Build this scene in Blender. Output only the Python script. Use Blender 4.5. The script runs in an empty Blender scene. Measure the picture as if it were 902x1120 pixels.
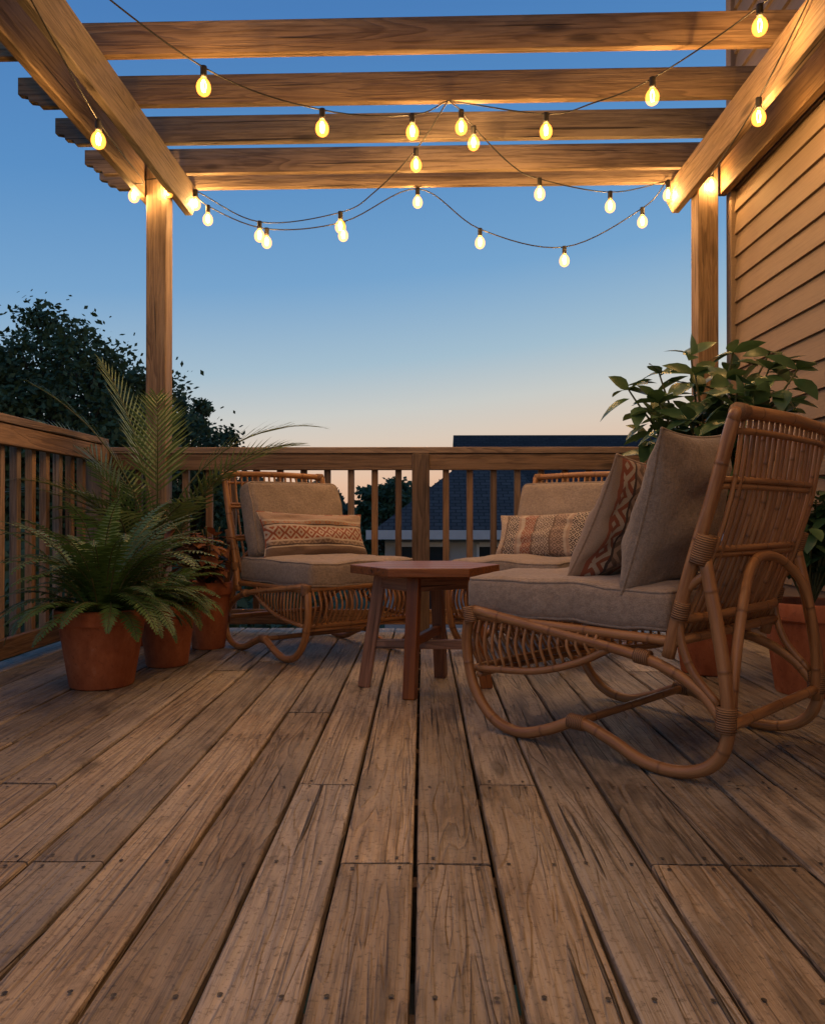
import bpy, math, random
from mathutils import Vector, Matrix, noise
random.seed(7)
S = bpy.context.scene
COL = S.collection
R = random.random
def U(a,b): return a+(b-a)*random.random()

# ---------------------------------------------------------------- mesh builder
class MB:
    def __init__(s): s.v=[]; s.f=[]; s.wc=[]; s.r=[]; s.m=[]
    def add(s, vs, fs, wcs=None, r=None, m=0):
        o=len(s.v); r = R() if r is None else r
        s.v.extend([tuple(a) for a in vs])
        s.wc.extend([tuple(a) for a in (wcs if wcs is not None else vs)])
        s.r.extend([r]*len(vs))
        s.f.extend([tuple(o+i for i in f) for f in fs]); s.m.extend([m]*len(fs))
    def obj(s, name, mats, smooth=False, parent=None, bevel=0, mat4=None):
        me=bpy.data.meshes.new(name); me.from_pydata(s.v,[],s.f)
        a=me.attributes.new('wc','FLOAT_VECTOR','POINT')
        a.data.foreach_set('vector',[c for w in s.wc for c in w])
        b=me.attributes.new('rnd','FLOAT','POINT'); b.data.foreach_set('value',s.r)
        for mt in (mats if isinstance(mats,(list,tuple)) else [mats]): me.materials.append(mt)
        me.polygons.foreach_set('material_index',s.m)
        me.polygons.foreach_set('use_smooth',[smooth]*len(s.f))
        me.update()
        o=bpy.data.objects.new(name,me); COL.objects.link(o)
        if bevel:
            md=o.modifiers.new('bevel','BEVEL'); md.width=bevel; md.segments=2; md.limit_method='ANGLE'; md.angle_limit=math.radians(40)
        if mat4 is not None: o.matrix_world=mat4
        if parent is not None:
            o.parent=parent
        return o

def empty(name, m=None):
    e=bpy.data.objects.new(name,None); COL.objects.link(e); e.empty_display_size=.1
    if m is not None: e.matrix_world=m
    return e

def beam(mb,p0,p1,w,h,up=(0,0,1),r=None,m=0,taper=None):
    p0=Vector(p0);p1=Vector(p1);d=(p1-p0);L=d.length;d.normalize()
    up=Vector(up); s=d.cross(up).normalized(); u=s.cross(d).normalized()
    off=Vector((U(0,40),U(0,40),U(0,40)))
    n=max(1,int(L/.6)); vs=[];wc=[]
    for i in range(n+1):
        t=L*i/n
        for a,b in((-1,-1),(1,-1),(1,1),(-1,1)):
            vs.append(p0+d*t+s*(a*w/2)+u*(b*h/2)); wc.append(off+Vector((t,a*w/2,b*h/2)))
    fs=[]
    for i in range(n):
        o=i*4
        for k in range(4):
            fs.append((o+k,o+(k+1)%4,o+4+(k+1)%4,o+4+k))
    fs.append((3,2,1,0)); o=n*4; fs.append((o,o+1,o+2,o+3))
    mb.add(vs,fs,wc,r,m)

def prism(mb,poly,axis_vec,origin,ex,ey,r=None,m=0,along='x'):
    n=len(poly); ex=Vector(ex);ey=Vector(ey);av=Vector(axis_vec);o=Vector(origin)
    off=Vector((U(0,40),U(0,40),U(0,40)))
    a=[o+ex*p[0]+ey*p[1] for p in poly]; b=[q+av for q in a]
    wc=[off+Vector((p[0],0,p[1])) for p in poly]+[off+Vector((p[0],av.length,p[1])) for p in poly]
    fs=[tuple(range(n))[::-1],tuple(range(n,2*n))]+[(i,(i+1)%n,n+(i+1)%n,n+i) for i in range(n)]
    mb.add(a+b,fs,wc,r,m)

def catmull(P,sub=6):
    P=[Vector(p) for p in P]
    if len(P)<3: return [P[0].lerp(P[1],i/sub) for i in range(sub+1)]
    Q=[P[0]*2-P[1]]+P+[P[-1]*2-P[-2]]; out=[]
    for i in range(1,len(Q)-2):
        a,b,c,d=Q[i-1:i+3]
        for k in range(sub):
            t=k/sub
            out.append(.5*((2*b)+(c-a)*t+(2*a-5*b+4*c-d)*t*t+(3*b-a-3*c+d)*t**3))
    out.append(P[-1]); return out

def tube(mb,P,r,sides=8,sub=6,smooth=True,rr=None,m=0,radii=None,cap=True):
    pts=catmull(P,sub) if smooth else [Vector(p) for p in P]
    n=len(pts); vs=[];wc=[];L=0; prev=None; off=U(0,50)
    for i,p in enumerate(pts):
        t=(pts[min(i+1,n-1)]-pts[max(i-1,0)]).normalized()
        if prev is None:
            a=t.orthogonal().normalized()
        else:
            a=(prev-t*prev.dot(t)).normalized()
        prev=a; b=t.cross(a)
        if i: L+=(p-pts[i-1]).length
        q=r if radii is None else radii[0]+(radii[1]-radii[0])*i/(n-1)
        for k in range(sides):
            an=2*math.pi*k/sides
            vs.append(p+(a*math.cos(an)+b*math.sin(an))*q); wc.append((off+L,math.cos(an)*r,math.sin(an)*r))
    fs=[]
    for i in range(n-1):
        for k in range(sides):
            fs.append((i*sides+k,i*sides+(k+1)%sides,(i+1)*sides+(k+1)%sides,(i+1)*sides+k))
    if cap:
        fs.append(tuple(range(sides))[::-1]); fs.append(tuple((n-1)*sides+k for k in range(sides)))
    mb.add(vs,fs,wc,rr,m)

def lathe(mb,prof,n=32,o=(0,0,0),m=0,r=None,wob=0):
    vs=[];o=Vector(o)
    for (rad,z) in prof:
        for k in range(n):
            a=2*math.pi*k/n; q=rad*(1+wob*noise.noise(Vector((math.cos(a)*2,math.sin(a)*2,z*9))))
            vs.append(o+Vector((q*math.cos(a),q*math.sin(a),z)))
    fs=[]
    for i in range(len(prof)-1):
        for k in range(n):
            fs.append((i*n+k,i*n+(k+1)%n,(i+1)*n+(k+1)%n,(i+1)*n+k))
    mb.add(vs,fs,None,r,m)

# ---------------------------------------------------------------- materials
class N:
    def __init__(s,name):
        s.mat=bpy.data.materials.new(name); s.mat.use_nodes=True
        s.nt=s.mat.node_tree; s.nt.nodes.clear(); s.out=s.n('ShaderNodeOutputMaterial')
    def n(s,t,**k):
        x=s.nt.nodes.new(t)
        for a,b in k.items(): setattr(x,a,b)
        return x
    def l(s,a,b): s.nt.links.new(a,b)
    def set(s,sock,v):
        if isinstance(v,bpy.types.NodeSocket): s.l(v,sock)
        else: sock.default_value=v
    def math(s,op,a,b=0,c=0):
        x=s.n('ShaderNodeMath',operation=op); s.set(x.inputs[0],a); s.set(x.inputs[1],b)
        if op in('MULTIPLY_ADD','SMOOTH_MIN','COMPARE'): s.set(x.inputs[2],c)
        return x.outputs[0]
    def attr(s,nm,o='Vector'): return s.n('ShaderNodeAttribute',attribute_name=nm).outputs[o]
    def map(s,v,sc,loc=(0,0,0)):
        x=s.n('ShaderNodeMapping'); s.l(v,x.inputs[0]); x.inputs['Scale'].default_value=sc
        s.set(x.inputs['Location'],loc); return x.outputs[0]
    def noise(s,v,scale=1,detail=4,rough=.55,dist=0):
        x=s.n('ShaderNodeTexNoise'); s.l(v,x.inputs['Vector']); x.inputs['Scale'].default_value=scale
        x.inputs['Detail'].default_value=detail; x.inputs['Roughness'].default_value=rough; x.inputs['Distortion'].default_value=dist
        return x.outputs['Fac']
    def ramp(s,f,stops,interp='LINEAR'):
        x=s.n('ShaderNodeValToRGB'); s.l(f,x.inputs[0]); cr=x.color_ramp; cr.interpolation=interp
        while len(cr.elements)<len(stops): cr.elements.new(.5)
        for e,(p,c) in zip(cr.elements,stops):
            e.position=p; e.color=(*c,1) if isinstance(c,(tuple,list)) else (c,c,c,1)
        return x.outputs[0]
    def mix(s,f,a,b,mode='MIX'):
        x=s.n('ShaderNodeMix',data_type='RGBA',blend_type=mode)
        s.set(x.inputs[0],f)
        for i,v in((6,a),(7,b)):
            s.set(x.inputs[i],v if isinstance(v,bpy.types.NodeSocket) else (*v,1))
        return x.outputs[2]
    def bsdf(s,col,rough=.6,bump=None,bs=.3,bd=.01,spec=.5,extra=None):
        p=s.n('ShaderNodeBsdfPrincipled'); s.set(p.inputs['Base Color'],col if isinstance(col,bpy.types.NodeSocket) else (*col,1))
        s.set(p.inputs['Roughness'],rough); p.inputs['Specular IOR Level'].default_value=spec
        if bump is not None:
            b=s.n('ShaderNodeBump'); b.inputs['Strength'].default_value=bs; b.inputs['Distance'].default_value=bd
            s.l(bump,b.inputs['Height']); s.l(b.outputs[0],p.inputs['Normal'])
        if extra:
            for k,v in extra.items(): s.set(p.inputs[k],v)
        s.l(p.outputs[0],s.out.inputs[0]); return p

def wood(name,dark,mid,light,g=14,fine=110,wear=.5,bs=.5,rough=.65,knots=True,deck=False,bd=.004):
    m=N(name); wc=m.attr('wc'); rnd=m.attr('rnd','Fac')
    kn=m.n('ShaderNodeTexVoronoi'); m.l(m.map(wc,(1.7,6,6)),kn.inputs['Vector']); kn.inputs['Scale'].default_value=1
    kd=kn.outputs['Distance']
    kmask=m.ramp(kd,[(.0,1),(.08,.85),(.16,0)])
    warp=m.math('MULTIPLY',m.ramp(kd,[(0,1),(.5,0)]),.5)
    grain0=m.noise(m.map(wc,(.7,g,g)),1,3,.5,.9)
    rings=m.math('FRACT',m.math('MULTIPLY',m.math('ADD',grain0,m.math('MULTIPLY',warp,.35)),9))
    ringv=m.ramp(rings,[(0,0),(.5,.75),(.85,1),(1,.05)])
    finev=m.noise(m.map(wc,(3,fine,fine)),1,4,.7)
    blot=m.noise(m.map(wc,(1.3,5,5)),1,5,.65)
    base=m.mix(ringv,dark,mid)
    base=m.mix(m.ramp(blot,[(.36,0),(.64,1)]),base,m.mix(finev,mid,light))
    base=m.mix(m.ramp(finev,[(.33,.85),(.52,0)]),base,dark)
    if knots: base=m.mix(m.math('MULTIPLY',kmask,.8),base,tuple(c*.4 for c in dark))
    hsv=m.n('ShaderNodeHueSaturation'); m.l(base,hsv.inputs['Color'])
    m.l(m.math('MULTIPLY_ADD',rnd,.68,.66),hsv.inputs['Value'])
    m.l(m.math('MULTIPLY_ADD',m.math('FRACT',m.math('MULTIPLY',rnd,7.3)),.5,.72),hsv.inputs['Saturation'])
    col=hsv.outputs[0]
    crack=m.noise(m.map(wc,(1.1,60,60),(3,7,1)),1,2,.4,.25)
    cm=m.ramp(crack,[(.28,1),(.325,0)])
    if deck:
        tc=m.n('ShaderNodeTexCoord').outputs['Object']
        big=m.noise(m.map(tc,(1.4,.9,1)),1.3,6,.7)
        col=m.mix(m.ramp(big,[(.38,.5),(.58,0)]),col,m.mix(.55,col,dark,'MIX'))
        col=m.mix(m.ramp(big,[(.50,0),(.70,.5)]),col,light)
        gr=m.noise(m.map(tc,(1,.6,1),(9,4,2)),3.2,6,.7)
        col=m.mix(m.ramp(gr,[(.45,0),(.65,.45)]),col,(.35,.31,.25))
        grit=m.noise(m.map(tc,(1,1,1)),70,4,.75)
        col=m.mix(m.ramp(grit,[(.54,0),(.66,.65)]),col,tuple(c*.5 for c in dark))
        st=m.noise(m.map(tc,(1,.5,1),(4,2,0)),5,6,.72,.5)
        col=m.mix(m.ramp(st,[(.57,0),(.69,.7)]),col,tuple(c*.7 for c in dark))
    col=m.mix(m.math('MULTIPLY',cm,.85),col,tuple(c*.15 for c in dark))
    h=m.math('ADD',m.math('MULTIPLY',finev,.7),m.math('MULTIPLY',ringv,.45))
    h=m.math('SUBTRACT',h,m.math('MULTIPLY',cm,1.2))
    rg=m.math('MULTIPLY_ADD',blot,.35,rough-.18)
    m.bsdf(col,rg,h,bs,bd)
    return m.mat

M_deck=wood('deck_wood',(.105,.072,.046),(.36,.262,.172),(.55,.445,.32),g=11,fine=85,bs=1,rough=.54,deck=True,bd=.007)
M_perg=wood('pergola_wood',(.09,.053,.029),(.215,.138,.082),(.30,.215,.142),g=10,fine=80,bs=.8,rough=.75)
M_rail=wood('rail_wood',(.09,.048,.026),(.215,.125,.07),(.31,.20,.12),g=12,fine=90,bs=.5,rough=.7)
M_table=wood('table_wood',(.13,.045,.02),(.27,.105,.045),(.36,.16,.075),g=9,fine=120,bs=.3,rough=.42,knots=False)

def mk_rattan():
    m=N('rattan'); wc=m.attr('wc'); rnd=m.attr('rnd','Fac')
    n1=m.noise(m.map(wc,(5,60,60)),1,4,.6); n2=m.noise(m.map(wc,(30,200,200)),1,2,.6)
    sx=m.n('ShaderNodeSeparateXYZ'); m.l(wc,sx.inputs[0])
    node=m.math('FRACT',m.math('MULTIPLY',sx.outputs[0],5.2))
    nm=m.ramp(node,[(0,1),(.03,.2),(.06,0),(.97,0),(1,1)])
    c=m.mix(m.ramp(n1,[(.3,0),(.7,1)]),(.20,.08,.028),(.50,.25,.10)); c=m.mix(m.math('MULTIPLY',nm,.7),c,(.10,.045,.02))
    c=m.mix(m.math('MULTIPLY',rnd,.4),c,(.26,.115,.04))
    m.bsdf(c,m.math('MULTIPLY_ADD',n1,.3,.25),m.math('ADD',n2,m.math('MULTIPLY',nm,1.5)),.35,.002); return m.mat
M_rattan=mk_rattan()
def mk_wrap():
    m=N('rattan_binding'); wc=m.attr('wc'); sx=m.n('ShaderNodeSeparateXYZ'); m.l(wc,sx.inputs[0])
    w=m.math('SINE',m.math('MULTIPLY',sx.outputs[0],1100))
    n1=m.noise(m.map(wc,(60,30,30)),1,3)
    c=m.mix(n1,(.24,.11,.045),(.42,.22,.1)); c=m.mix(m.ramp(w,[(0,.6),(.4,0)]),c,(.07,.03,.012))
    m.bsdf(c,.5,w,.6,.002); return m.mat
M_wrap=mk_wrap()

def fabric(name,c1,c2):
    m=N(name); tc=m.n('ShaderNodeTexCoord').outputs['Object']
    a=m.noise(m.map(tc,(260,60,60)),1,2,.6); b=m.noise(m.map(tc,(60,260,260)),1,2,.6)
    w=m.math('MULTIPLY',m.math('ADD',a,b),.5); big=m.noise(m.map(tc,(1,1,1)),7,4,.6)
    c=m.mix(m.ramp(w,[(.38,0),(.6,1)]),c1,c2); c=m.mix(m.ramp(big,[(.4,.25),(.6,0)]),c,tuple(x*.7 for x in c1))
    m.bsdf(c,.92,m.math('ADD',w,m.math('MULTIPLY',big,4.0)),.6,.005,.15,{'Sheen Weight':.2}); return m.mat
M_cush=fabric('taupe_linen',(.25,.19,.145),(.37,.29,.225))
M_pillow=fabric('grey_taupe_linen',(.21,.165,.13),(.32,.255,.205))

def kilim(name,axis,nx,ny,stopsA,stopsB):
    m=N(name); wc=m.attr('wc'); sx=m.n('ShaderNodeSeparateXYZ'); m.l(wc,sx.inputs[0])
    x,y=sx.outputs[0],sx.outputs[1]
    v=y if axis=='y' else x
    fx=m.math('ABSOLUTE',m.math('SUBTRACT',m.math('FRACT',m.math('MULTIPLY',x,nx)),.5))
    fy=m.math('ABSOLUTE',m.math('SUBTRACT',m.math('FRACT',m.math('MULTIPLY',y,ny)),.5))
    dia=m.math('ADD',fx,fy)
    msk=m.math('GREATER_THAN',m.math('FRACT',m.math('MULTIPLY',dia,2.3)),.52)
    t=m.math('MULTIPLY_ADD',v,.5,.5)
    A=m.ramp(t,stopsA,'CONSTANT'); B=m.ramp(t,stopsB,'CONSTANT')
    c=m.mix(msk,A,B)
    wv=m.noise(m.map(wc,(90,60,1)),1,3,.6); c=m.mix(m.ramp(wv,[(.35,.35),(.6,0)]),c,(.16,.10,.07))
    m.bsdf(c,.95,m.math('ADD',wv,m.math('MULTIPLY',msk,.5)),.5,.003,.1,{'Sheen Weight':.2}); return m.mat
cr=(.52,.43,.34); ru=(.30,.09,.05); tn=(.33,.24,.175); dk=(.06,.045,.045); og=(.36,.16,.08); br=(.18,.125,.095); pk=(.42,.30,.23)
M_k1=kilim('kilim_rust','y',5,2.0,
  [(0,br),(.20,cr),(.23,dk),(.26,tn),(.33,cr),(.37,ru),(.64,cr),(.68,dk),(.71,tn),(.78,cr),(.82,pk)],
  [(0,br),(.20,cr),(.23,dk),(.26,br),(.33,cr),(.37,cr),(.64,cr),(.68,dk),(.71,og),(.78,cr),(.82,pk)])
M_k2=kilim('kilim_stripe','x',8,4,
  [(0,cr),(.08,br),(.10,cr),(.22,pk),(.25,cr),(.27,pk),(.38,br),(.40,cr),(.58,br),(.60,pk),(.70,cr),(.74,pk),(.77,cr),(.90,br),(.92,cr)],
  [(0,pk),(.08,br),(.10,dk),(.22,pk),(.25,cr),(.27,br),(.38,br),(.40,br),(.58,br),(.60,ru),(.70,cr),(.74,pk),(.77,dk),(.90,br),(.92,pk)])
M_k3=kilim('kilim_diamond','x',2.6,2.2,
  [(0,tn),(.06,ru),(.09,cr),(.20,dk),(.22,pk),(.33,ru),(.36,cr),(.40,tn)],
  [(0,tn),(.06,ru),(.09,ru),(.20,dk),(.22,br),(.33,ru),(.36,cr),(.40,tn)])

def leafmat(name,c1,c2,rough=.45,trans=.2):
    m=N(name); rnd=m.attr('rnd','Fac'); c=m.mix(rnd,c1,c2)
    tc=m.n('ShaderNodeTexCoord').outputs['Object']; nn=m.noise(m.map(tc,(1,1,1)),14,3)
    c=m.mix(m.ramp(nn,[(.35,.5),(.6,0)]),c,tuple(x*.55 for x in c1))
    p=m.n('ShaderNodeBsdfPrincipled'); m.l(c,p.inputs['Base Color']); p.inputs['Roughness'].default_value=rough
    t=m.n('ShaderNodeBsdfTranslucent'); m.l(c,t.inputs[0])
    x=m.n('ShaderNodeMixShader'); x.inputs[0].default_value=trans
    m.l(p.outputs[0],x.inputs[1]); m.l(t.outputs[0],x.inputs[2]); m.l(x.outputs[0],m.out.inputs[0]); return m.mat
M_fern=leafmat('fern_leaf',(.05,.12,.028),(.14,.24,.06))
M_palm=leafmat('palm_leaf',(.07,.14,.04),(.20,.27,.09),.4,.3)
M_rub=leafmat('rubber_leaf',(.045,.11,.042),(.12,.20,.08),.33)
M_cole=leafmat('coleus_leaf',(.16,.045,.02),(.32,.13,.04),.5)
M_tree=leafmat('tree_leaf',(.03,.062,.025),(.075,.12,.04),.7,.15)
M_treef=leafmat('far_tree_leaf',(.03,.05,.028),(.05,.07,.035),.8,.05)
def simple(name,c1,c2,sc=8,rough=.8,bs=.3,bd=.01,spec=.4,metal=0):
    m=N(name); tc=m.n('ShaderNodeTexCoord').outputs['Object']; nn=m.noise(m.map(tc,(1,1,1)),sc,6,.65)
    m.bsdf(m.mix(m.ramp(nn,[(.3,0),(.7,1)]),c1,c2),rough,nn,bs,bd,spec,{'Metallic':metal}); return m.mat
M_bark=simple('bark',(.04,.03,.022),(.09,.07,.05),12,.9,.8,.03)
M_stem=simple('stem',(.06,.08,.025),(.13,.12,.05),20,.6)
M_soil=simple('soil',(.02,.014,.01),(.05,.035,.025),40,.95,1,.02)
M_screw=simple('screw_steel',(.035,.03,.028),(.08,.07,.06),60,.5,metal=.5)
M_wire=simple('black_cable',(.012,.010,.009),(.02,.017,.015),30,.6)
M_grass=simple('grass',(.03,.055,.02),(.06,.085,.03),.6,.95)
def shingles(name,c1,c2):
    m=N(name); tc=m.n('ShaderNodeTexCoord').outputs['Object']
    bt=m.n('ShaderNodeTexBrick')
    sx=m.n('ShaderNodeSeparateXYZ'); m.l(tc,sx.inputs[0])
    cb=m.n('ShaderNodeCombineXYZ'); m.l(sx.outputs[0],cb.inputs[0]); m.l(m.math('MULTIPLY',sx.outputs[2],1.7),cb.inputs[1]); m.l(cb.outputs[0],bt.inputs['Vector'])
    bt.inputs['Scale'].default_value=2.2; bt.inputs['Color1'].default_value=(*c1,1); bt.inputs['Color2'].default_value=(*c2,1); bt.inputs['Mortar'].default_value=(*[x*.5 for x in c1],1)
    bt.inputs['Mortar Size'].default_value=.03
    m.bsdf(bt.outputs['Color'],.9); return m.mat
M_roof=shingles('roof_shingles',(.022,.021,.022),(.04,.038,.04))
M_roof2=shingles('grey_roof_shingles',(.055,.053,.053),(.085,.082,.08))
M_wallf=simple('painted_siding_far',(.36,.36,.36),(.42,.42,.42),2,.8)
M_trim=simple('white_trim',(.5,.5,.5),(.6,.6,.6),2,.7)
M_glass=simple('window_glass',(.02,.025,.03),(.03,.035,.04),2,.1)
def terracotta():
    m=N('terracotta'); tc=m.n('ShaderNodeTexCoord').outputs['Object']
    a=m.noise(m.map(tc,(1,1,.6)),9,6,.7); b=m.noise(m.map(tc,(1,1,1)),80,3,.6)
    c=m.mix(m.ramp(a,[(.35,0),(.65,1)]),(.30,.085,.035),(.50,.17,.075)); c=m.mix(m.ramp(a,[(.60,0),(.72,.5)]),c,(.45,.30,.22))
    c=m.mix(m.ramp(b,[(.6,0),(.7,.4)]),c,(.13,.05,.03))
    m.bsdf(c,.8,m.math('ADD',a,m.math('MULTIPLY',b,.5)),.3,.004,.3); return m.mat
M_terra=terracotta()
def sidingmat():
    m=N('lap_siding'); tc=m.n('ShaderNodeTexCoord').outputs['Object']
    a=m.noise(m.map(tc,(1,.5,1)),2,5,.6); b=m.noise(m.map(tc,(1,5,120)),1,4,.65)
    c=m.mix(m.ramp(a,[(.3,0),(.7,1)]),(.225,.162,.118),(.28,.205,.152)); c=m.mix(m.ramp(b,[(.35,.3),(.55,0)]),c,(.15,.10,.07))
    c=m.mix(m.math('MULTIPLY',m.attr('rnd','Fac'),.25),c,(.19,.13,.095))
    m.bsdf(c,.7,b,.35,.003,.3); return m.mat
M_sid=sidingmat()
def bulbmat():
    m=N('bulb_glass'); e=m.n('ShaderNodeEmission'); e.inputs[0].default_value=(1,.36,.05,1)
    lw=m.n('ShaderNodeLayerWeight'); lw.inputs[0].default_value=.5
    m.l(m.math('MULTIPLY_ADD',lw.outputs['Facing'],-1.5,2.3),e.inputs[1])
    t=m.n('ShaderNodeBsdfTransparent'); t.inputs[0].default_value=(1,.9,.75,1)
    x=m.n('ShaderNodeAddShader'); m.l(e.outputs[0],x.inputs[0]); m.l(t.outputs[0],x.inputs[1]); m.l(x.outputs[0],m.out.inputs[0]); return m.mat
M_bulb=bulbmat()
def filmat():
    m=N('filament'); e=m.n('ShaderNodeEmission'); e.inputs[0].default_value=(1,.75,.4,1); e.inputs[1].default_value=20
    m.l(e.outputs[0],m.out.inputs[0]); return m.mat
M_fil=filmat()

# ---------------------------------------------------------------- deck
deck=empty('deck')
mb=MB(); P=.1465; BW=.1385
joints={0:[1.47,3.9],1:[-.5,1.9],2:[1.47,3.3],3:[-.2,2.25,4.1]}
cuts_by={ -1:[1.47,3.6], 0:[1.47,4.0], 1:[1.9,3.9], 2:[.1,3.2], 3:[1.47,3.7], -2:[-.2,1.9],-3:[2.6],-4:[.4,2.3],-5:[1.47,3.5]}
sc=MB()
for k in range(-13,12):
    x0=-.014+P*k+.004; cuts=sorted(cuts_by.get(k,joints[k%4]))
    ys=[-1.6]+cuts+[4.56]
    for a,b in zip(ys[:-1],ys[1:]):
        dz=U(-.0018,.0018); tilt=U(-.0014,.0014)
        a2=a+.0022; b2=b-.0022; off=Vector((U(0,60),U(0,60),U(0,60)))
        n=max(2,int((b2-a2)/.2)); prof=[(0,-.028),(0,-.006),(.0018,-.0018),(.006,0),(BW*.5,-.0012*R()),(BW-.006,0),(BW-.0018,-.0018),(BW,-.006),(BW,-.028)]
        ph=U(0,9); vs=[];wc=[]
        for i in range(n+1):
            y=a2+(b2-a2)*i/n; 
            for (px,pz) in prof:
                wob=.0016*noise.noise(Vector((ph+(5 if px>BW/2 else 0),y*2.3,k)))
                z=pz+dz+tilt*(px/BW-.5)*2+.001*noise.noise(Vector((ph,y*1.7,3)))
                vs.append((x0+px+wob,y,z)); wc.append(off+Vector((y,px,pz)))
        q=len(prof); fs=[]
        for i in range(n):
            for j in range(q):
                fs.append((i*q+j,i*q+(j+1)%q,(i+1)*q+(j+1)%q,(i+1)*q+j)[::-1])
        fs.append(tuple(range(q))); fs.append(tuple(n*q+j for j in range(q))[::-1])
        mb.add(vs,fs,wc)
        ylist=[y for y in [(-1.4+.41*i) for i in range(15)] if a+.06<y<b-.06]+[a+.022,b-.022]
        for y in ylist:
            for xx in (.028,BW-.028):
                cx=x0+xx+U(-.004,.004); cy=y+U(-.005,.005)
                vs=[(cx,cy,dz+.0022)]+[(cx+.0042*math.cos(t*math.pi/4),cy+.0042*math.sin(t*math.pi/4),dz+.0026) for t in range(8)]
                sc.add(vs,[(0,i+1,(i+1)%8+1) for i in range(8)])
mb.obj('deck_boards',M_deck,parent=deck)
sc.obj('screws',M_screw,parent=deck)
mb=MB()
for i in range(15):
    y=-1.4+.41*i; beam(mb,(-1.88,y,-.125),(1.72,y,-.125),.04,.18)
beam(mb,(-1.93,-1.62,-.13),(-1.93,4.6,-.13),.04,.2); beam(mb,(-1.95,4.62,-.13),(1.74,4.62,-.13),.04,.2)
for x in(-1.8,0,1.6):
    for y in(-1.2,4.3): beam(mb,(x,y,-3),(x,y,-.22),.14,.14,up=(0,1,0))
mb.obj('joists',M_rail,parent=deck)

# ---------------------------------------------------------------- railings
def railing(name,p0,p1,posts,top=1.05,inward=(0,-1,0),phase=.0):
    e=empty(name); p0=Vector(p0);p1=Vector(p1);d=(p1-p0);L=d.length;d.normalize(); iw=Vector(inward)
    mb=MB()
    beam(mb,p0+Vector((0,0,top-.018)),p1+Vector((0,0,top-.018)),.14,.036)
    beam(mb,p0+iw*.045+Vector((0,0,top-.085)),p1+iw*.045+Vector((0,0,top-.085)),.036,.09)
    beam(mb,p0+iw*.045+Vector((0,0,.085)),p1+iw*.045+Vector((0,0,.085)),.036,.085)
    mb.obj('rails',M_rail,parent=e,bevel=.004)
    mb=MB()
    n=int(L/.136)
    for i in range(n+1):
        t=phase+i*.136
        if t>L or any(abs(t-q)<.07 for q in posts): continue
        b=p0+d*t+iw*.008; beam(mb,b+Vector((0,0,.045)),b+Vector((0,0,top-.04)),.036,.036,up=(0,1,0))
    mb.obj('balusters',M_rail,parent=e,bevel=.003)
    mb=MB()
    for q in posts:
        b=p0+d*q+iw*.022; beam(mb,b+Vector((0,0,-.02)),b+Vector((0,0,top-.037)),.1,.1,up=(0,1,0))
    mb.obj('posts',M_rail,parent=e,bevel=.005)
railing('wooden_railing',(-1.82,4.47,0),(1.72,4.47,0),[1.81],phase=.05)
railing('wooden_railing',(-1.85,-1.6,0),(-1.85,4.39,0),[.1,2.3,4.2,5.95],top=1.095,inward=(1,0,0),phase=.06)

# ---------------------------------------------------------------- pergola
per=empty('pergola'); mb=MB()
for x in(-1.515,1.61):
    for y in(4.45,-1.35): beam(mb,(x,y,0),(x,y,2.66),.116,.116,up=(0,1,0))
mb.obj('posts',M_perg,parent=per,bevel=.006)
mb=MB()
for x in(-1.435,-1.62,1.50,1.685):
    y1=4.78 if x<1.6 else 4.44
    poly=[(-1.8,0),(y1-.10,0),(y1,.10),(y1,.2),(-1.8,.2)] if x<1.6 else [(-1.8,0),(y1,0),(y1,.2),(-1.8,.2)]
    prism(mb,poly,(.042,0,0),(x-.002,0,2.48),(0,1,0),(0,0,1))
mb.obj('side_beams',M_perg,parent=per,bevel=.004)
mb=MB()
for y in(3.36,3.77,4.16,4.53,4.74,2.94,2.5,2.05,1.6,1.15,.7,.25,-.2,-.65,-1.1,-1.55):
    ang=math.radians(.9+U(-.12,.12)); ex=Vector((math.cos(ang),-math.sin(ang),0)); L=3.72 if y<4.4 else 3.78
    poly=[(0,.06),(.05,.05),(.055,.025),(.10,.02),(.11,0),(L,0),(L,.145),(0,.145)]
    prism(mb,poly,(0,.04,0),(-2.0,y+.033,2.683),ex,(0,0,1))
mb.obj('rafters',M_perg,parent=per,bevel=.003)

# ---------------------------------------------------------------- string lights, plus unseen strings added as fill
def strings(wires,k=1):
    e=empty('string_lights'); wm=MB(); sm=MB(); gm=MB(); fm=MB()
    for P,idx in wires:
        tube(wm,P,.0035,6,8)
        for i in idx:
            p=Vector(P[i]); 
            tube(sm,[p+Vector((0,0,.004)),p-Vector((0,0,.02)),p-Vector((0,0,.042))],.0135,10,2)
            o=p-Vector((0,0,.042))
            lathe(gm,[(.011,0),(.0135,-.006),(.022,-.015),(.0285,-.028),(.031,-.042),(.029,-.056),(.0225,-.068),(.013,-.075),(.004,-.0785),(.0005,-.079)],16,o)
            for a in range(4):
                an=a*math.pi/2+.3; c=Vector((math.cos(an),math.sin(an),0))
                tube(fm,[o+c*.003-Vector((0,0,.01)),o+c*.010-Vector((0,0,.03)),o+c*.006-Vector((0,0,.06))],.0016,4,3)
            L=bpy.data.lights.new('bulb_light','POINT'); L.energy=BULB_W*k; L.color=(1,.60,.23); L.shadow_soft_size=.012
            lo=bpy.data.objects.new('bulb_light',L); COL.objects.link(lo); lo.location=o-Vector((0,0,.042)); lo.parent=e
    wm.obj('cable',M_wire,True,e); sm.obj('sockets',M_wire,True,e); gm.obj('bulbs',M_bulb,True,e); fm.obj('filaments',M_fil,True,e)
BULB_W=7.4
hub=(.124,3.76,2.675)
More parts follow.
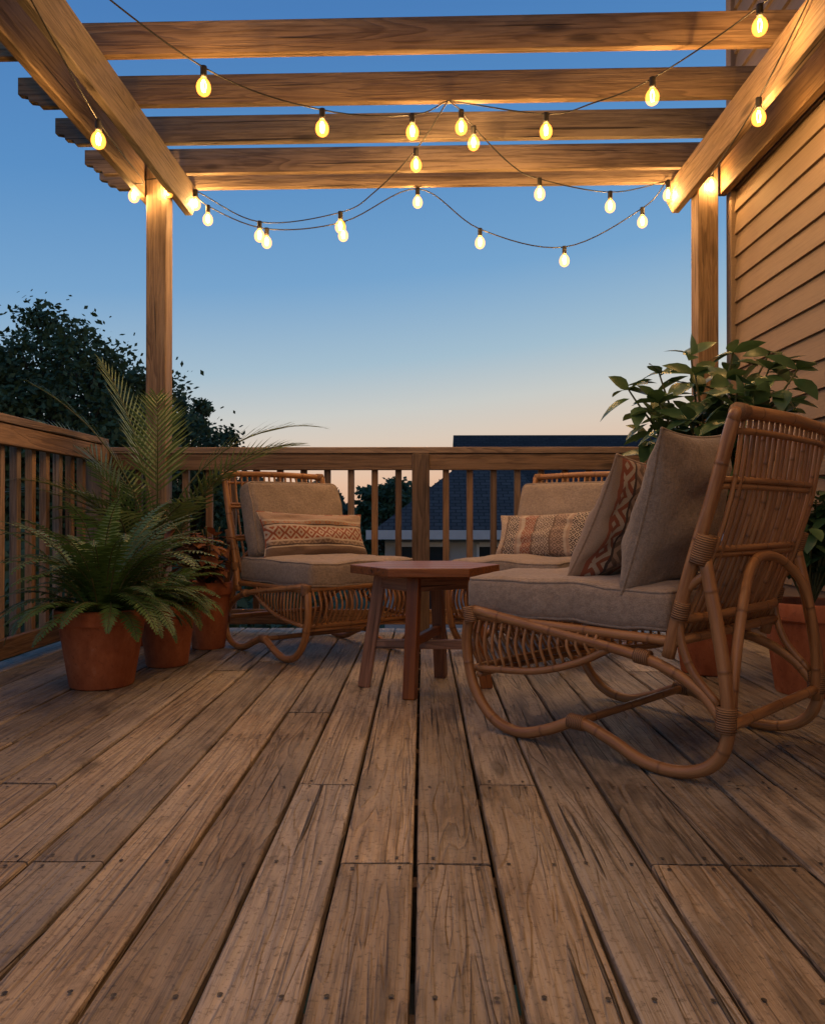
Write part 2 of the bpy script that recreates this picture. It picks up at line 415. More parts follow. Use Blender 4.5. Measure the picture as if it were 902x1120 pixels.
strings([([(-1.38,2.6,2.66),(-.907,3.2,2.519),(-.447,3.45,2.47),(-.048,3.68,2.565),hub],[1,2,3])])
strings([([hub,(.588,3.7,2.575),(.796,3.6,2.575),(1.019,3.45,2.60),(1.342,3.1,2.69),(1.49,2.75,2.74)],[1,3,4])])
strings([([hub,(.192,3.84,2.666),(.260,3.95,2.640),(.484,4.2,2.557),(.648,4.3,2.525),(1.085,4.5,2.534),(1.466,4.65,2.66)],[1,2,4,5,6])])
strings([([hub,(-.034,4.1,2.599),(-.263,4.3,2.461),(-.466,4.4,2.385),(-.958,4.55,2.39),(-1.38,4.7,2.64)],[1,3,4,5])])
strings([([(-1.39,4.7,2.645),(-1.305,4.7,2.546),(-.946,4.7,2.405),(-.481,4.7,2.445),(-.03,4.75,2.665),(.348,4.7,2.397),(.857,4.7,2.286),(1.327,4.7,2.519),(1.48,4.7,2.69)],[1,2,3,4,5,6,7])])
strings([([(-1.375,2.6,2.5),(-1.37,3.26,2.33),(-1.45,4.0,2.40),(-1.63,4.36,2.55),(-1.44,4.37,2.58)],[1,3,4])])
strings([([(1.49,2.75,2.74),(1.475,3.42,2.49),(1.50,4.0,2.44),(1.62,4.37,2.60)],[1,3])])
strings([([(-1.38,2.6,2.66),(-.9,2.35,2.5),(-.4,2.1,2.46),(.1,1.9,2.46),(.6,1.65,2.48),(1.1,1.4,2.52),(1.47,1.2,2.66)],[1,2,3,4,5])],1.3)  # unseen strings from here on, added above and behind the camera for warm fill
strings([([(1.47,1.2,2.66),(1.0,1.0,2.5),(.5,.75,2.42),(0,.5,2.42),(-.5,.3,2.44),(-1.0,.1,2.5),(-1.38,-.1,2.66)],[1,2,3,4,5])],1.25)  # added fill string, out of frame
strings([([(-1.38,-.1,2.66),(-.9,-.3,2.5),(-.3,-.55,2.42),(.3,-.8,2.42),(.9,-1.0,2.5),(1.47,-1.2,2.66)],[1,2,3,4])],1.0)  # added fill string behind the camera, out of frame

# ---------------------------------------------------------------- the house with lap siding (right)
hs=empty('siding_house'); mb=MB(); z=-3.0; c=.128; X=1.775
while z<4.3:
    r=R()
    for a,b in((-4,-.8),(-.8,2.1),(2.1,4.40)):
        vs=[(X-.016,a,z),(X-.016,b,z),(X,b,z+c),(X,a,z+c),(X,a,z),(X,b,z)]
        mb.add(vs,[(0,1,2,3)[::-1],(0,4,5,1)[::-1]],None,min(1,max(0,r+U(-.2,.2))))
    z+=c
mb.obj('wall_siding',M_sid,parent=hs)
mb=MB()
beam(mb,(1.79,4.435,-3),(1.79,4.435,4.3),.1,.07,up=(0,1,0)); mb.obj('corner_board',M_sid,parent=hs,bevel=.004)
mb=MB()
z=-3.0
while z<4.3:
    mb.add([(1.84,4.455,z),(9,4.455,z),(9,4.44,z+c),(1.84,4.44,z+c),(1.84,4.44,z),(9,4.44,z)],[(0,1,2,3)[::-1],(0,4,5,1)[::-1]]); z+=c
mb.obj('end_wall',M_sid,parent=hs)
mb=MB()
prism(mb,[(1.3,4.25),(1.3,4.4),(5.4,6.9),(9.5,4.4),(9.5,4.25)],(0,9.2,0),(0,-4.4,0),(1,0,0),(0,0,1)); mb.obj('roof',M_roof,parent=hs)

# ---------------------------------------------------------------- rattan chairs
def rbox(mb,hx,hy,hz,r,bulge=.0,seed=0,mat=None,m=0):
    def axis(h,n):
        a=[-h,-h+r*.25,-h+r*.6]; a+=[-(h-r)+2*(h-r)*i/n for i in range(n+1)]; a+=[h-r*.6,h-r*.25,h]; return a
    ax=axis(hx,18); ay=axis(hy,18); az=axis(hz,2); H=(hx,hy,hz)
    def pos(p):
        q=Vector([max(-(h-r),min(h-r,c)) for c,h in zip(p,H)]); d=Vector(p)-q
        if d.length>1e-9: d=d.normalized()*r
        o=q+d; fx=max(0,1-(o.x/hx)**2); fy=max(0,1-(o.y/hy)**2); fz=max(0,1-(o.z/hz)**2)
        s=1 if o.z>0 else -1
        o.z+=s*bulge*(fx*fy)**.5*(abs(o.z)/hz)
        o.x+=(1 if o.x>0 else -1)*bulge*.35*fz*(fy**.5)*(abs(o.x)>hx*.8)
        nz=noise.noise(o*6+Vector((seed,0,0)))*.012+noise.noise(o*15+Vector((0,seed,0)))*.005
        o+=Vector((nz*.4,nz*.4,nz)); return o
    for (A,B,f) in ((ax,ay,lambda a,b,s:(a,b,s*hz)),(ax,az,lambda a,b,s:(a,s*hy,b)),(ay,az,lambda a,b,s:(s*hx,a,b))):
        for s in(-1,1):
            vs=[pos(f(a,b,s)) for a in A for b in B]; nb=len(B)
            fs=[(i*nb+j,(i+1)*nb+j,(i+1)*nb+j+1,i*nb+j+1) for i in range(len(A)-1) for j in range(nb-1)]
            mb.add(vs,fs,None,.5,m)
    for s in(-1,1):   # piping
        pts=[]
        cx=hx-r; cy=hy-r
        for (qx,qy,a0) in((cx,cy,0),(-cx,cy,90),(-cx,-cy,180),(cx,-cy,270)):
            for k in range(4):
                a=math.radians(a0+30*k); pts.append((qx+math.cos(a)*r,qy+math.sin(a)*r))
        L=[]
        for i in range(len(pts)):
            a=pts[i];b=pts[(i+1)%len(pts)]; n=12 if math.dist(a,b)>.1 else 1
            for k in range(n): L.append((a[0]+(b[0]-a[0])*k/n,a[1]+(b[1]-a[1])*k/n))
        L.append(L[0]); P3=[]
        for (x,y) in L:
            g=pos((x,y,s*hz)); P3.append(g)
        tube(mb,P3,.0048,6,1,False,.5,m,cap=False)

def wrap(mb,p,d,l,r):
    p=Vector(p);d=Vector(d).normalized(); tube(mb,[p-d*l/2,p,p+d*l/2],r,10,2,True,m=0)

def chair(name,loc,ang,backcush=True,sc=1):
    Mx=Matrix.Translation(loc)@Matrix.Rotation(ang,4,'Z')@Matrix.Scale(sc,4)
    e=empty(name,Mx)
    fr=MB(); sl=MB(); wr=MB(); W=.305; T=.0165
    for s in(-1,1):
        x=s*W
        run=[(x*.97,.68,.37),(x,.705,.31),(x,.705,.22),(x,.675,.12),(x,.60,.04),(x,.50,.018),(x,.40,.045),(x,.30,.085),(x,.20,.06),(x,.10,.022),(x,0,.018),(x,-.08,.05),(x,-.12,.12),(x,-.118,.25),(x,-.095,.40),(x*.99,-.065,.55)]
        tube(fr,run,T,10,6)
        tube(fr,[(x,.03,.30),(x,.0,.42),(x,-.04,.56),(x,-.085,.70),(x,-.13,.86),(x*.985,-.142,.90)],T,10,5)
        tube(fr,[(x,.68,.365),(x,.4,.33),(x,.1,.29),(x,-.04,.235),(x,-.115,.16)],.0145,10,5)
        tube(fr,[(x*.98,.69,.345),(x*.98,.35,.342),(x*.98,.0,.34)],.013,8,4)
        low=[(x*.99,.66,.185),(x*.99,.45,.205),(x*.99,.3,.25),(x*.99,.2,.30)]
        tube(fr,low,.011,8,5)
        for i in range(15):
            u=.655-.03*i; t=(.66-u)/.46; zl=.185+.115*max(0,t)**1.6
            if zl>.31: break
            tube(sl,[(x,u,.335),(x*1.03,u+.004,(zl+.335)/2),(x*.99,u-.008,zl)],.0052,6,3)
        wrap(wr,(x,-.062,.575),(0,-.3,1),.075,T*1.55)
        wrap(wr,(x,-.118,.17),(0,-.05,1),.06,T*1.5)
        wrap(wr,(x,.30,.085),(0,1,0),.05,T*1.3)
        wrap(wr,(x,.69,.35),(0,.2,1),.05,T*1.5)
        wrap(wr,(x,.10,.292),(0,1,.1),.04,T*1.25)
        wrap(wr,(x,-.004,.42),(0,-.25,1),.045,T*1.25)
        wrap(wr,(x*.95,-.148,.905),(1,0,0),.04,T*1.3)
    tube(fr,[(-W,-.138,.885),(-W*.97,-.146,.904),(-W*.6,-.152,.909),(0,-.155,.912),(W*.6,-.152,.909),(W*.97,-.146,.904),(W,-.138,.885)],T,10,6)
    for (u,z,r) in((.695,.355,.0145),(.67,.185,.0125),(.0,.345,.0135),(-.118,.15,.014),(.30,.085,.012),(.35,.325,.012)):
        tube(fr,[(-W,u,z),(0,u+(.012 if u>.6 else 0),z),(W,u,z)],r,8,4)
    tube(fr,[(-W,.66,.165),(0,.675,.165),(W,.66,.165)],.009,8,4)
    n=22
    for i in range(1,n):
        x=-W+2*W*i/n+U(-.002,.002); tube(sl,[(x,.70,.35),(x,.728,.27),(x*.99,.675,.18)],.0055,6,4)
    bs=lambda z:(.03-(z-.30)*.29)
    for i in range(1,18):
        x=-W+2*W*i/18+U(-.0025,.0025)
        tube(sl,[(x,bs(.35)-.0,.35),(x+U(-.002,.002),bs(.5)-.022,.5),(x+U(-.002,.002),bs(.7)-.03,.7),(x,-.150,.905)],.0062,6,4)
    for z in(.40,.56,.575,.73,.745,.86):
        tube(fr,[(-W,bs(z),z),(-W*.6,bs(z)-.03,z),(W*.6,bs(z)-.03,z),(W,bs(z),z)],.0085 if z>.5 else .012,8,4)
    tube(fr,[(-W*.96,-.12,.12),(-W*.88,-.125,.30),(-W*.68,-.12,.45),(-W*.35,-.10,.53),(0,-.09,.55),(W*.35,-.10,.53),(W*.68,-.12,.45),(W*.88,-.125,.30),(W*.96,-.12,.12)],.013,10,5)
    for s in(-1,1):
        x=s*W; tube(fr,[(x,-.075,.52),(x,-.02,.47),(x,.0,.38),(x,-.03,.28),(x,-.10,.2)],.011,8,5)
    fr.obj('frame',M_rattan,True,e); sl.obj('spindles',M_rattan,True,e); wr.obj('bindings',M_wrap,True,e)
    cm=MB(); rbox(cm,.30,.345,.057,.026,.014,U(0,50)); o=cm.obj('seat_cushion',M_cush,True,e); o.location=(0,.375,.413)
    if backcush:
        cm=MB(); rbox(cm,.275,.20,.06,.035,.03,U(0,50)); o=cm.obj('back_cushion',M_cush,True,e)
        o.matrix_local=Matrix.Translation((0,.065,.66))@Matrix.Rotation(math.radians(107),4,'X')
    return Mx

def pillow(name,Mx,loc,hx,hy,T,tilt,yaw,mat,roll=0,seed=1):
    mb=MB(); n=30
    for s in(-1,1):
        vs=[];wc=[]
        for i in range(n+1):
            for j in range(n+1):
                x=math.sin(math.pi/2*(2*i/n-1)); y=math.sin(math.pi/2*(2*j/n-1))
                th=T*((1-x*x)*(1-y*y))**.42
                px=hx*x*(1-.085*(1-y*y)); py=hy*y*(1-.085*(1-x*x))
                w=noise.noise(Vector((x*2.2,y*2.2,seed+s)))*.022+noise.noise(Vector((x*6,y*6,seed+s*3)))*.009
                cd=min(abs(abs(x)-abs(y))*2.2,1); w-=.010*(1-cd)*min(1,(x*x+y*y))
                w*=min(1,th/T*1.6)
                vs.append((px+w*.3,py,s*(th*(1+.25*(-y))+w))); wc.append((x,y,0))
        fs=[(i*(n+1)+j,(i+1)*(n+1)+j,(i+1)*(n+1)+j+1,i*(n+1)+j+1)[::s] for i in range(n) for j in range(n)]
        mb.add(vs,fs,wc,.5)
    P=[]
    for k in range(64):
        t=k/16; q=int(t)%4; f=math.sin(math.pi/2*(2*(t-int(t))-1))
        x,y=[(f,-1),(1,f),(-f,1),(-1,-f)][q]
        P.append((hx*x*(1-.085*(1-y*y)),hy*y*(1-.085*(1-x*x)),0))
    P.append(P[0]); tube(mb,P,.004,6,1,False,.5,cap=False)
    m4=Mx@Matrix.Translation(loc)@Matrix.Rotation(yaw,4,'Z')@Matrix.Rotation(math.radians(90)+tilt,4,'X')@Matrix.Rotation(roll,4,'Z')
    mb.obj(name,mat,True,None,0,m4)

rad=math.radians
C1=chair('rattan_chair',(-.70,4.04,0),rad(219.8),sc=.965)
C2=chair('rattan_chair',(.78,4.06,0),rad(142),sc=.965)
C3=chair('rattan_chair',(.856,2.166,0),rad(45),backcush=False)
pillow('throw_pillow',C1,(-.03,.225,.575),.315,.13,.065,rad(22),0,M_k1,rad(2),seed=3)
pillow('throw_pillow',C2,(.03,.225,.575),.30,.13,.07,rad(22),0,M_k2,rad(-3),seed=9)
pillow('throw_pillow',C3,(-.075,.115,.675),.235,.225,.085,rad(16),rad(4),M_pillow,rad(3),seed=14)
pillow('throw_pillow',C3,(-.01,.30,.64),.20,.195,.07,rad(24),rad(-6),M_k3,rad(-4),seed=21)

# ---------------------------------------------------------------- side table
tb=empty('wooden_side_table',Matrix.Translation((.01,2.98,0)))
mb=MB(); r0=.287
poly=[(r0*math.cos(i*math.pi/3+.05),r0*.97*math.sin(i*math.pi/3+.05)) for i in range(6)]
def clip(poly,x0,x1):
    def cut(P,c,sg):
        o=[]
        for i in range(len(P)):
            a=P[i];b=P[(i+1)%len(P)]; ia=(a[1]-c)*sg>=0; ib=(b[1]-c)*sg>=0
            if ia:o.append(a)
            if ia!=ib:
                t=(c-a[1])/(b[1]-a[1]); o.append((a[0]+(b[0]-a[0])*t,c))
        return o
    return cut(cut(poly,x0,1),x1,-1)
nb=4; ymx=max(p[1] for p in poly); w=2*ymx/nb
for i in range(nb):
    x0=-ymx+i*w
    q=clip(poly,x0+.0008,x0+w-.0008); off=Vector((U(0,30),U(0,30),U(0,30)))
    n=len(q); vs=[(a,b,.440) for a,b in q]+[(a,b,.472) for a,b in q]
    wc=[off+Vector((v[0],v[1],v[2])) for v in vs]
    mb.add(vs,[tuple(range(n))[::-1],tuple(range(n,2*n))]+[(k,(k+1)%n,n+(k+1)%n,n+k) for k in range(n)],wc,.3+.3*R())
mb.obj('table_top',M_table,parent=tb,bevel=.003)
mb=MB(); feet=[(-.235,.02),(-.055,-.195),(.235,-.0),(.065,.2)]
tops=[(f[0]*.72,f[1]*.72) for f in feet]
for f,t in zip(feet,tops):
    d=Vector((t[0],t[1],0)).normalized(); beam(mb,(f[0],f[1],0),(t[0],t[1],.44),.046,.046,up=d)
at=lambda i,z:Vector((feet[i][0]+(tops[i][0]-feet[i][0])*z/.437,feet[i][1]+(tops[i][1]-feet[i][1])*z/.437,z))
for a,b,z in((0,2,.165),(1,3,.20)): beam(mb,at(a,z),at(b,z),.026,.036)
for i in range(4):
    a=at(i,.405); b=at((i+1)%4,.405); beam(mb,a,b,.022,.05)
mb.obj('legs',M_table,parent=tb,bevel=.004)

# ---------------------------------------------------------------- plants
def pot(mb,x,y,r,h):
    rb=r*.70
    lathe(mb,[(0,.0),(rb*.96,.0),(rb,.006),(r*.925,h*.80),(r*.93,h*.805),(r,h*.81),(r*1.01,h*.83),(r*1.02,h*.985),(r*1.0,h),(r*.93,h),(r*.90,h*.97),(r*.87,h*.85)],36,(x,y,0),0,wob=.01)
    lathe(mb,[(r*.89,h*.88),(r*.5,h*.90),(0.001,h*.91)],24,(x,y,0),1,wob=.05)
def frond(lm,sm,base,az,L,el,droop,npin,pl,pw,fwd=.35,hang=.2,twist=0,petiole=.12,gp=1.0,tipp=.25,env=.10):
    seg=npin; p=Vector(base); pts=[p.copy()]; rr=R()
    for i in range(seg):
        t=(i+1)/seg; e=el-droop*t**1.3
        a=az+twist*t
        d=Vector((math.cos(a)*math.cos(e),math.sin(a)*math.cos(e),math.sin(e)))
        p=p+d*(L/seg); pts.append(p.copy())
        if t<petiole: continue
        side=Vector((-math.sin(a),math.cos(a),0)); up=side.cross(d)*-1
        tt=(t-petiole)/(1-petiole); s=(math.sin(math.pi*min(1,(tt*(1-env-.02)+env)))**.7)
        ln=pl*max(tipp if tt<.9 else tipp*.7,s)*U(.88,1.08)
        for sg in(-1,1):
            dd=(side*sg+d*fwd*(1+tt)+Vector((0,0,-hang*U(.3,1.3)))+up*.2).normalized()
            wv=d*pw
            q0=p-wv*.5; q1=p+wv*.5; mid=p+dd*ln*.5+Vector((0,0,-ln*hang*.12)); tip=p+dd*ln+Vector((0,0,-ln*hang*.55*gp))
            lm.add([q0*.6+p*.4,q1*.6+p*.4,mid+wv*.55,tip,mid-wv*.55],[(0,1,2,4),(4,2,3)],None,min(1,max(0,rr*.6+U(0,.4))))
    tube(sm,pts,.003,5,1,False,radii=(.0035 if pl<.15 else .007,.0015),cap=False)

# fern
e=empty('potted_fern'); pm=MB(); pot(pm,-1.25,3.02,.17,.30); pm.obj('pot',[M_terra,M_soil],True,e)
lm=MB();sm=MB()
for i in range(112):
    az=U(0,2*math.pi); up=i%2==0
    el=rad(U(64,88)) if up else rad(U(25,65)); L=U(.40,.60) if up else U(.30,.45)
    frond(lm,sm,(-1.25+.07*math.cos(az)*R(),3.02+.07*math.sin(az)*R(),.27),az,L,el,rad(U(50,110)) if up else rad(U(70,120)),34,.052,.0105,.25,.25,U(-.5,.5),.1)
lm.obj('fronds',M_fern,False,e); sm.obj('stalks',M_stem,True,e)
# second fern
e=empty('potted_fern'); pm=MB(); pot(pm,-1.13,3.43,.128,.27); pm.obj('pot',[M_terra,M_soil],True,e)
lm=MB();sm=MB()
for i in range(40):
    az=U(0,2*math.pi)
    frond(lm,sm,(-1.13,3.43,.24),az,U(.22,.34),rad(U(30,85)),rad(U(80,130)),24,.046,.010,.25,.3,U(-.4,.4),.1)
lm.obj('fronds',M_fern,False,e); sm.obj('stalks',M_stem,True,e)

def leaf(lm,b,d,L,W,up=Vector((0,0,1)),fold=.18,curl=.25,r=None):
    d=d.normalized(); s=d.cross(up)
    if s.length<.05: s=Vector((1,0,0))
    s.normalize(); u=s.cross(d); r=R() if r is None else r
    vs=[];ts=[0,.15,.35,.6,.82,1]; ws=[.03,.6,.98,.9,.5,.0]
    for t,w in zip(ts,ws):
        c=b+d*L*t-u*(curl*L*t*t)
        vs+= [c-s*W*w*.5+u*fold*W*w*.5, c, c+s*W*w*.5+u*fold*W*w*.5]
    fs=[]
    for i in range(5):
        o=i*3; fs+=[(o,o+1,o+4,o+3),(o+1,o+2,o+5,o+4)]
    lm.add(vs,fs,None,r)
# coleus
e=empty('potted_coleus'); pm=MB(); pot(pm,-1.07,3.88,.115,.33); pm.obj('pot',[M_terra,M_soil],True,e)
lm=MB();sm=MB()
for i in range(26):
    az=U(0,6.28); rr=U(.02,.17); top=Vector((-1.08+rr*math.cos(az),3.72+rr*math.sin(az),U(.42,.64)))
    b=Vector((-1.07,3.88,.30)); mid=b.lerp(top,.5)+Vector((0,0,.03)); tube(sm,[b,mid,top],.004,5,3)
    for k in range(9):
        t=U(.4,1); q=b.lerp(top,t); a=U(0,6.28); leaf(lm,q,Vector((math.cos(a),math.sin(a),U(-.6,.4))),U(.06,.10),U(.04,.06))
lm.obj('leaves',M_cole,True,e); sm.obj('stems',M_stem,True,e)
# palm
e=empty('potted_palm'); pm=MB(); pot(pm,-1.42,4.02,.17,.32); pm.obj('pot',[M_terra,M_soil],True,e)
lm=MB();sm=MB()
spec=[(-3,1.30,82,86),(12,1.14,78,78),(-24,1.12,70,66),(178,1.14,80,62),(152,1.05,74,65),(-165,1.2,84,55),(110,1.12,86,40),(-70,1.02,84,45),(-135,.9,68,70),(200,.95,66,80),(172,1.2,88,30)]
for az,L,el,dr in spec:
    frond(lm,sm,(-1.38+U(-.04,.04),4.0+U(-.04,.04),.32),rad(az+U(-6,6)),L,rad(el),rad(dr),34,.27,.014,.95,.16,U(-.15,.15),.45,tipp=.4,env=.22)
for i in range(15):
    frond(lm,sm,(-1.40+U(-.06,.06),3.98+U(-.06,.06),.32),U(-2.8,-.2),U(.45,.75),rad(U(62,88)),rad(U(30,80)),24,.19,.015,.7,.3,U(-.3,.3),.25)
lm.obj('fronds',M_palm,False,e); sm.obj('stalks',M_stem,True,e)
# rubber plant
e=empty('potted_rubber_plant'); pm=MB(); pot(pm,1.2,3.30,.15,.30); pm.obj('pot',[M_terra,M_soil],True,e)
lm=MB();sm=MB()
tips=[(.80,3.35,1.20),(.90,3.2,1.12),(.97,3.4,1.28),(1.07,3.2,1.24),(1.13,3.4,1.36),(1.22,3.2,1.22),(1.32,3.35,1.36),(1.42,3.2,1.26),(1.50,3.35,1.36),(1.5,3.1,1.24),(1.3,3.1,1.10),(1.0,3.1,1.04),(1.12,3.5,1.12),(1.38,3.5,1.15),(.95,3.5,1.02),(1.2,3.05,1.14),(1.55,3.3,1.1)]
for tp in tips:
    b=Vector((1.2+U(-.04,.04),3.3+U(-.04,.04),.27)); tp=Vector((1.23+(tp[0]-1.2)*.86,tp[1],tp[2])); mid=b.lerp(tp,.5)+Vector(((1.2-tp.x)*.25,0,.08))
    pts=catmull([b,mid,tp],10); tube(sm,pts,.007,6,1,False,radii=(.010,.0035))
    a=U(0,6.28)
    for k in range(6,len(pts)-1):
        if pts[k].z<.66: continue
        for _ in range(2):
            a+=2.4; d=Vector((math.cos(a),math.sin(a),U(-.9,.35)))
            leaf(lm,pts[k]+Vector((math.cos(a),math.sin(a),0))*.02,d,U(.11,.17),U(.065,.09),Vector((U(-.3,.3),U(-.5,.2),1)),curl=U(.15,.45))
    for k in range(5):
        a+=1.5; leaf(lm,tp,Vector((math.cos(a),math.sin(a),U(-.3,.9))),U(.09,.15),U(.055,.075),Vector((U(-.5,.5),U(-.8,.2),.6)),curl=.3)
lm.obj('leaves',M_rub,True,e); sm.obj('stems',M_stem,True,e)
# shrub right edge
e=empty('potted_shrub'); pm=MB(); pot(pm,1.44,2.92,.165,.34); pm.obj('pot',[M_terra,M_soil],True,e)
lm=MB();sm=MB()
for i in range(26):
    az=U(0,6.28); rr=U(.05,.24); tp=Vector((1.45+rr*math.cos(az),2.92+rr*math.sin(az),U(.5,.84)))
    b=Vector((1.44,2.92,.3)); mid=b.lerp(tp,.5)+Vector((0,0,.05)); pts=catmull([b,mid,tp],5); tube(sm,pts,.004,5,1,False)
    for q in pts[4:]:
        a=U(0,6.28)
        for k in range(2): a+=2.4; leaf(lm,q,Vector((math.cos(a),math.sin(a),U(-.6,.5))),U(.07,.11),U(.04,.06))
lm.obj('leaves',M_rub,True,e); sm.obj('stems',M_stem,True,e)

# ---------------------------------------------------------------- trees, ground, neighbours
def tree(name,base,crown,rad3,nclump,nleaf,ls,mat,seed):
    random.seed(seed); e=empty(name); tm=MB(); lm=MB(); c=Vector(crown); b=Vector(base)
    tube(tm,[b,b.lerp(c,.35)+Vector((.1,0,0)),b.lerp(c,.7),c+Vector((0,0,rad3[2]*.5))],.2,8,4,radii=(.22,.04))
    for i in range(nclump):
        while True:
            q=Vector((U(-1,1),U(-1,1),U(-1,1)))
            if .25<q.length<1: break
        q=q.normalized()*(q.length**.5)*U(.75,1.08)
        cc=c+Vector((q.x*rad3[0],q.y*rad3[1],q.z*rad3[2])); st=b.lerp(c,U(.45,.95))
        tube(tm,[st,st.lerp(cc,.5)+Vector((0,0,.1)),cc],.03,5,3,radii=(.05,.01))
        cr=U(.22,.5)*rad3[0]*.42; base_r=R()*.6
        for k in range(nleaf):
            v=Vector((random.gauss(0,1),random.gauss(0,1),random.gauss(0,.75)))*cr*.55
            p=cc+v; d=Vector((U(-1,1),U(-1,1),U(-1,.6))).normalized(); s=d.orthogonal().normalized(); l=ls*U(.6,1.3)
            lm.add([p,p+d*l*.5+s*l*.28,p+d*l,p+d*l*.5-s*l*.28],[(0,1,2,3)],None,min(1,base_r+U(0,.4)))
    tm.obj('trunk',M_bark,True,e); lm.obj('crown',mat,False,e)
tree('tree',(-6.7,14,-3),(-6.6,14,1.85),(2.45,2.2,2.35),280,170,.12,M_tree,5)
tree('tree',(-4.9,16,-3),(-5.0,16,1.3),(1.2,1.2,2.1),100,140,.12,M_tree,8)
tree('tree',(-11.5,15,-3),(-11.5,15,1.5),(2.8,2.2,2.6),90,120,.17,M_tree,9)
tree('tree',(-1.3,31,-3),(-1.3,31,.2),(1.6,1.5,2.1),90,90,.24,M_tree,12)
tree('tree',(-8.6,34,-3),(-8.6,34,-.1),(3.2,1.8,2.2),110,90,.26,M_tree,13)
random.seed(11)
lm=MB()
for i in range(230):
    x=-60+120*i/230+U(-1,1); y=U(46,60); top=.9+1.4*noise.noise(Vector((x*.13,0,0)))+.8*noise.noise(Vector((x*.5,3,0)))+1.6
    for k in range(110):
        zz=-3+(top+3)*R()**.6; w=1.6*(1-((zz+3)/(top+3))**2*.75)
        p=Vector((x+random.gauss(0,.5)*w,y+random.gauss(0,.5)*w,zz)); d=Vector((U(-1,1),U(-1,1),U(-1,1))).normalized(); s=d.orthogonal().normalized(); l=U(.4,.8)
        lm.add([p,p+d*l*.5+s*l*.4,p+d*l,p+d*l*.5-s*l*.4],[(0,1,2,3)])
lm.obj('distant_tree_line',M_treef)
lm=MB()
for i in range(9000):
    if i%3: p=Vector((U(-5.5,-3.4),U(1,12),0)); hgt=.2+.5*noise.noise(p*.8)
    else: p=Vector((U(-5,-1.2),U(9,12),0)); hgt=-.1+.5*noise.noise(p*.8)
    p.z=-3+(hgt+3)*R()**.4; d=Vector((U(-1,1),U(-1,1),U(-1,1))).normalized(); s=d.orthogonal().normalized(); l=U(.1,.24)
    lm.add([p,p+d*l*.5+s*l*.35,p+d*l,p+d*l*.5-s*l*.35],[(0,1,2,3)])
lm.obj('hedge',M_tree)
g=MB(); g.add([(-900,-900,-3),(900,-900,-3),(900,900,-3),(-900,900,-3)],[(0,1,2,3)]); g.obj('ground',M_grass)

def house(name,x0,x1,y0,y1,eave,ridge,wins,roofmat,hip=False):
    e=empty(name); mb=MB()
    b=-3; ym=(y0+y1)/2
    if hip: prism(mb,[(y0,b),(y1,b),(y1,eave),(y0,eave)],(x1-x0,0,0),(x0,0,0),(0,1,0),(0,0,1))
    else: prism(mb,[(y0,b),(y1,b),(y1,eave),(ym,ridge-.05),(y0,eave)],(x1-x0,0,0),(x0,0,0),(0,1,0),(0,0,1))
    mb.obj('walls',M_wallf,parent=e)
    mb=MB(); o=.35; sl=(ridge-eave)/(ym-y0)
    if hip:
        za=eave-o*sl; h=(ym-y0)*.75
        A=[(x0-o,y0-o,za),(x1+o,y0-o,za),(x1+o,y1+o,za),(x0-o,y1+o,za),(x0+h,ym,ridge),(x1-h*.3,ym,ridge)]
        mb.add(A,[(0,1,5,4),(1,2,5),(2,3,4,5),(3,0,4),(3,2,1,0)])
    else:
        for s in(0,1):
            ya=y0-o if s==0 else y1+o; za=eave-o*sl
            prism(mb,[(ya,za),(ym,ridge),(ym,ridge+.12),(ya,za+.12)],(x1-x0+2*o,0,0),(x0-o,0,0),(0,1,0),(0,0,1))
    mb.obj('roof',roofmat,parent=e)
    mb=MB(); beam(mb,(x0-o,y0-o-.03,eave-o*sl+.02),(x1+o,y0-o-.03,eave-o*sl+.02),.05,.18)
    for wx,wz in wins:
        for dx in(-.5,.5): beam(mb,(wx+dx,y0-.02,wz-.7),(wx+dx,y0-.02,wz+.7),.05,.09,up=(0,1,0))
        for dz in(-.7,0,.7): beam(mb,(wx-.47,y0-.025,wz+dz),(wx+.47,y0-.025,wz+dz),.05,.09)
    mb.obj('trim',M_trim,parent=e)
    mb=MB()
    for wx,wz in wins: mb.add([(wx-.48,y0-.008,wz-.68),(wx+.48,y0-.008,wz-.68),(wx+.48,y0-.008,wz+.68),(wx-.48,y0-.008,wz+.68)],[(0,1,2,3)])
    mb.obj('windows',M_glass,parent=e)
house('gabled_house',1.3,10.5,20,28,.35,3.05,[(3,-.9),(5.5,-.9),(8,-.9)],M_roof)
house('hip_roof_house',-.75,2.6,15.5,19.5,.50,1.75,[(0,-.6),(1.6,-.6)],M_roof2,True)

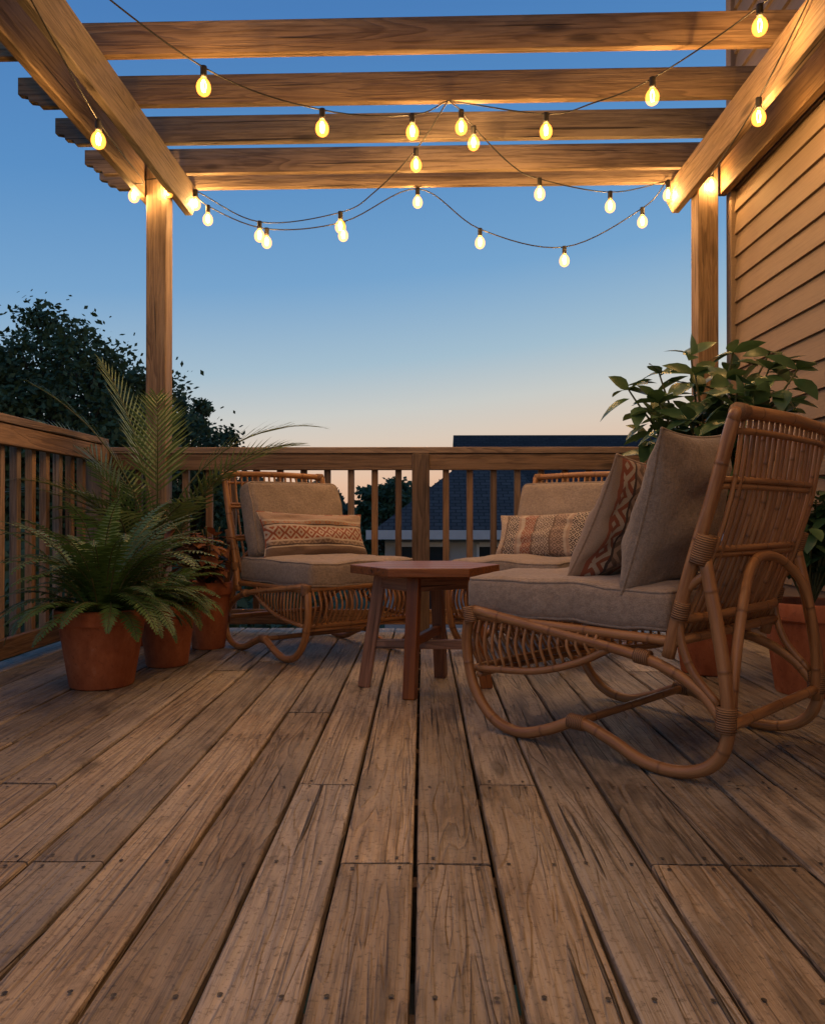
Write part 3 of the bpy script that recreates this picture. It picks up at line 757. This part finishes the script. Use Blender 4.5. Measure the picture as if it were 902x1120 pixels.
# ---------------------------------------------------------------- world, sun, camera
def s2l(c): return tuple(((x/255)/12.92 if x/255<=.04045 else ((x/255+.055)/1.055)**2.4) for x in c)
w=bpy.data.worlds.new('World'); S.world=w; w.use_nodes=True; nt=w.node_tree; nt.nodes.clear()
out=nt.nodes.new('ShaderNodeOutputWorld'); bg=nt.nodes.new('ShaderNodeBackground'); nt.links.new(bg.outputs[0],out.inputs[0])
tc=nt.nodes.new('ShaderNodeTexCoord'); sx=nt.nodes.new('ShaderNodeSeparateXYZ'); nt.links.new(tc.outputs['Generated'],sx.inputs[0])
rp=nt.nodes.new('ShaderNodeValToRGB'); cr_=rp.color_ramp
stops=[(0,(212,162,130)),(.05,(226,188,160)),(.10,(216,200,184)),(.14,(200,202,198)),(.20,(162,189,206)),(.30,(116,163,205)),(.42,(88,142,196)),(.56,(72,124,184)),(1,(50,80,125))]
while len(cr_.elements)<len(stops): cr_.elements.new(.5)
for el,(p,c) in zip(cr_.elements,stops): el.position=p; el.color=(*s2l(c),1)
ma=nt.nodes.new('ShaderNodeMath'); ma.operation='MULTIPLY_ADD'; nt.links.new(sx.outputs[0],ma.inputs[0]); ma.inputs[1].default_value=-.10
nt.links.new(sx.outputs[2],ma.inputs[2]); nt.links.new(ma.outputs[0],rp.inputs[0])
sky=nt.nodes.new('ShaderNodeTexSky'); sky.sky_type='NISHITA'; sky.sun_disc=False; sky.sun_elevation=rad(1.0); sky.sun_rotation=rad(-20)
mx=nt.nodes.new('ShaderNodeMix'); mx.data_type='RGBA'; mx.blend_type='ADD'; mx.inputs[0].default_value=.003
nt.links.new(rp.outputs[0],mx.inputs[6]); nt.links.new(sky.outputs[0],mx.inputs[7]); nt.links.new(mx.outputs[2],bg.inputs[0]); bg.inputs[1].default_value=1.0
sn=bpy.data.lights.new('sun','SUN'); sn.energy=.12; sn.angle=rad(12); sn.color=(1,.7,.5); so=bpy.data.objects.new('sun',sn); COL.objects.link(so)
so.rotation_euler=(rad(80),0,rad(180-20)); so.location=(-5,20,5)

cam=bpy.data.cameras.new('camera'); co=bpy.data.objects.new('camera',cam); COL.objects.link(co); S.camera=co
cam.sensor_fit='VERTICAL'; cam.sensor_height=36; cam.lens=27.3; cam.clip_end=3000; cam.clip_start=.05
co.location=(0,0,.655); co.rotation_euler=(rad(90.34),0,rad(.74))
S.view_settings.view_transform='Standard'; S.view_settings.look='None'; S.view_settings.exposure=0
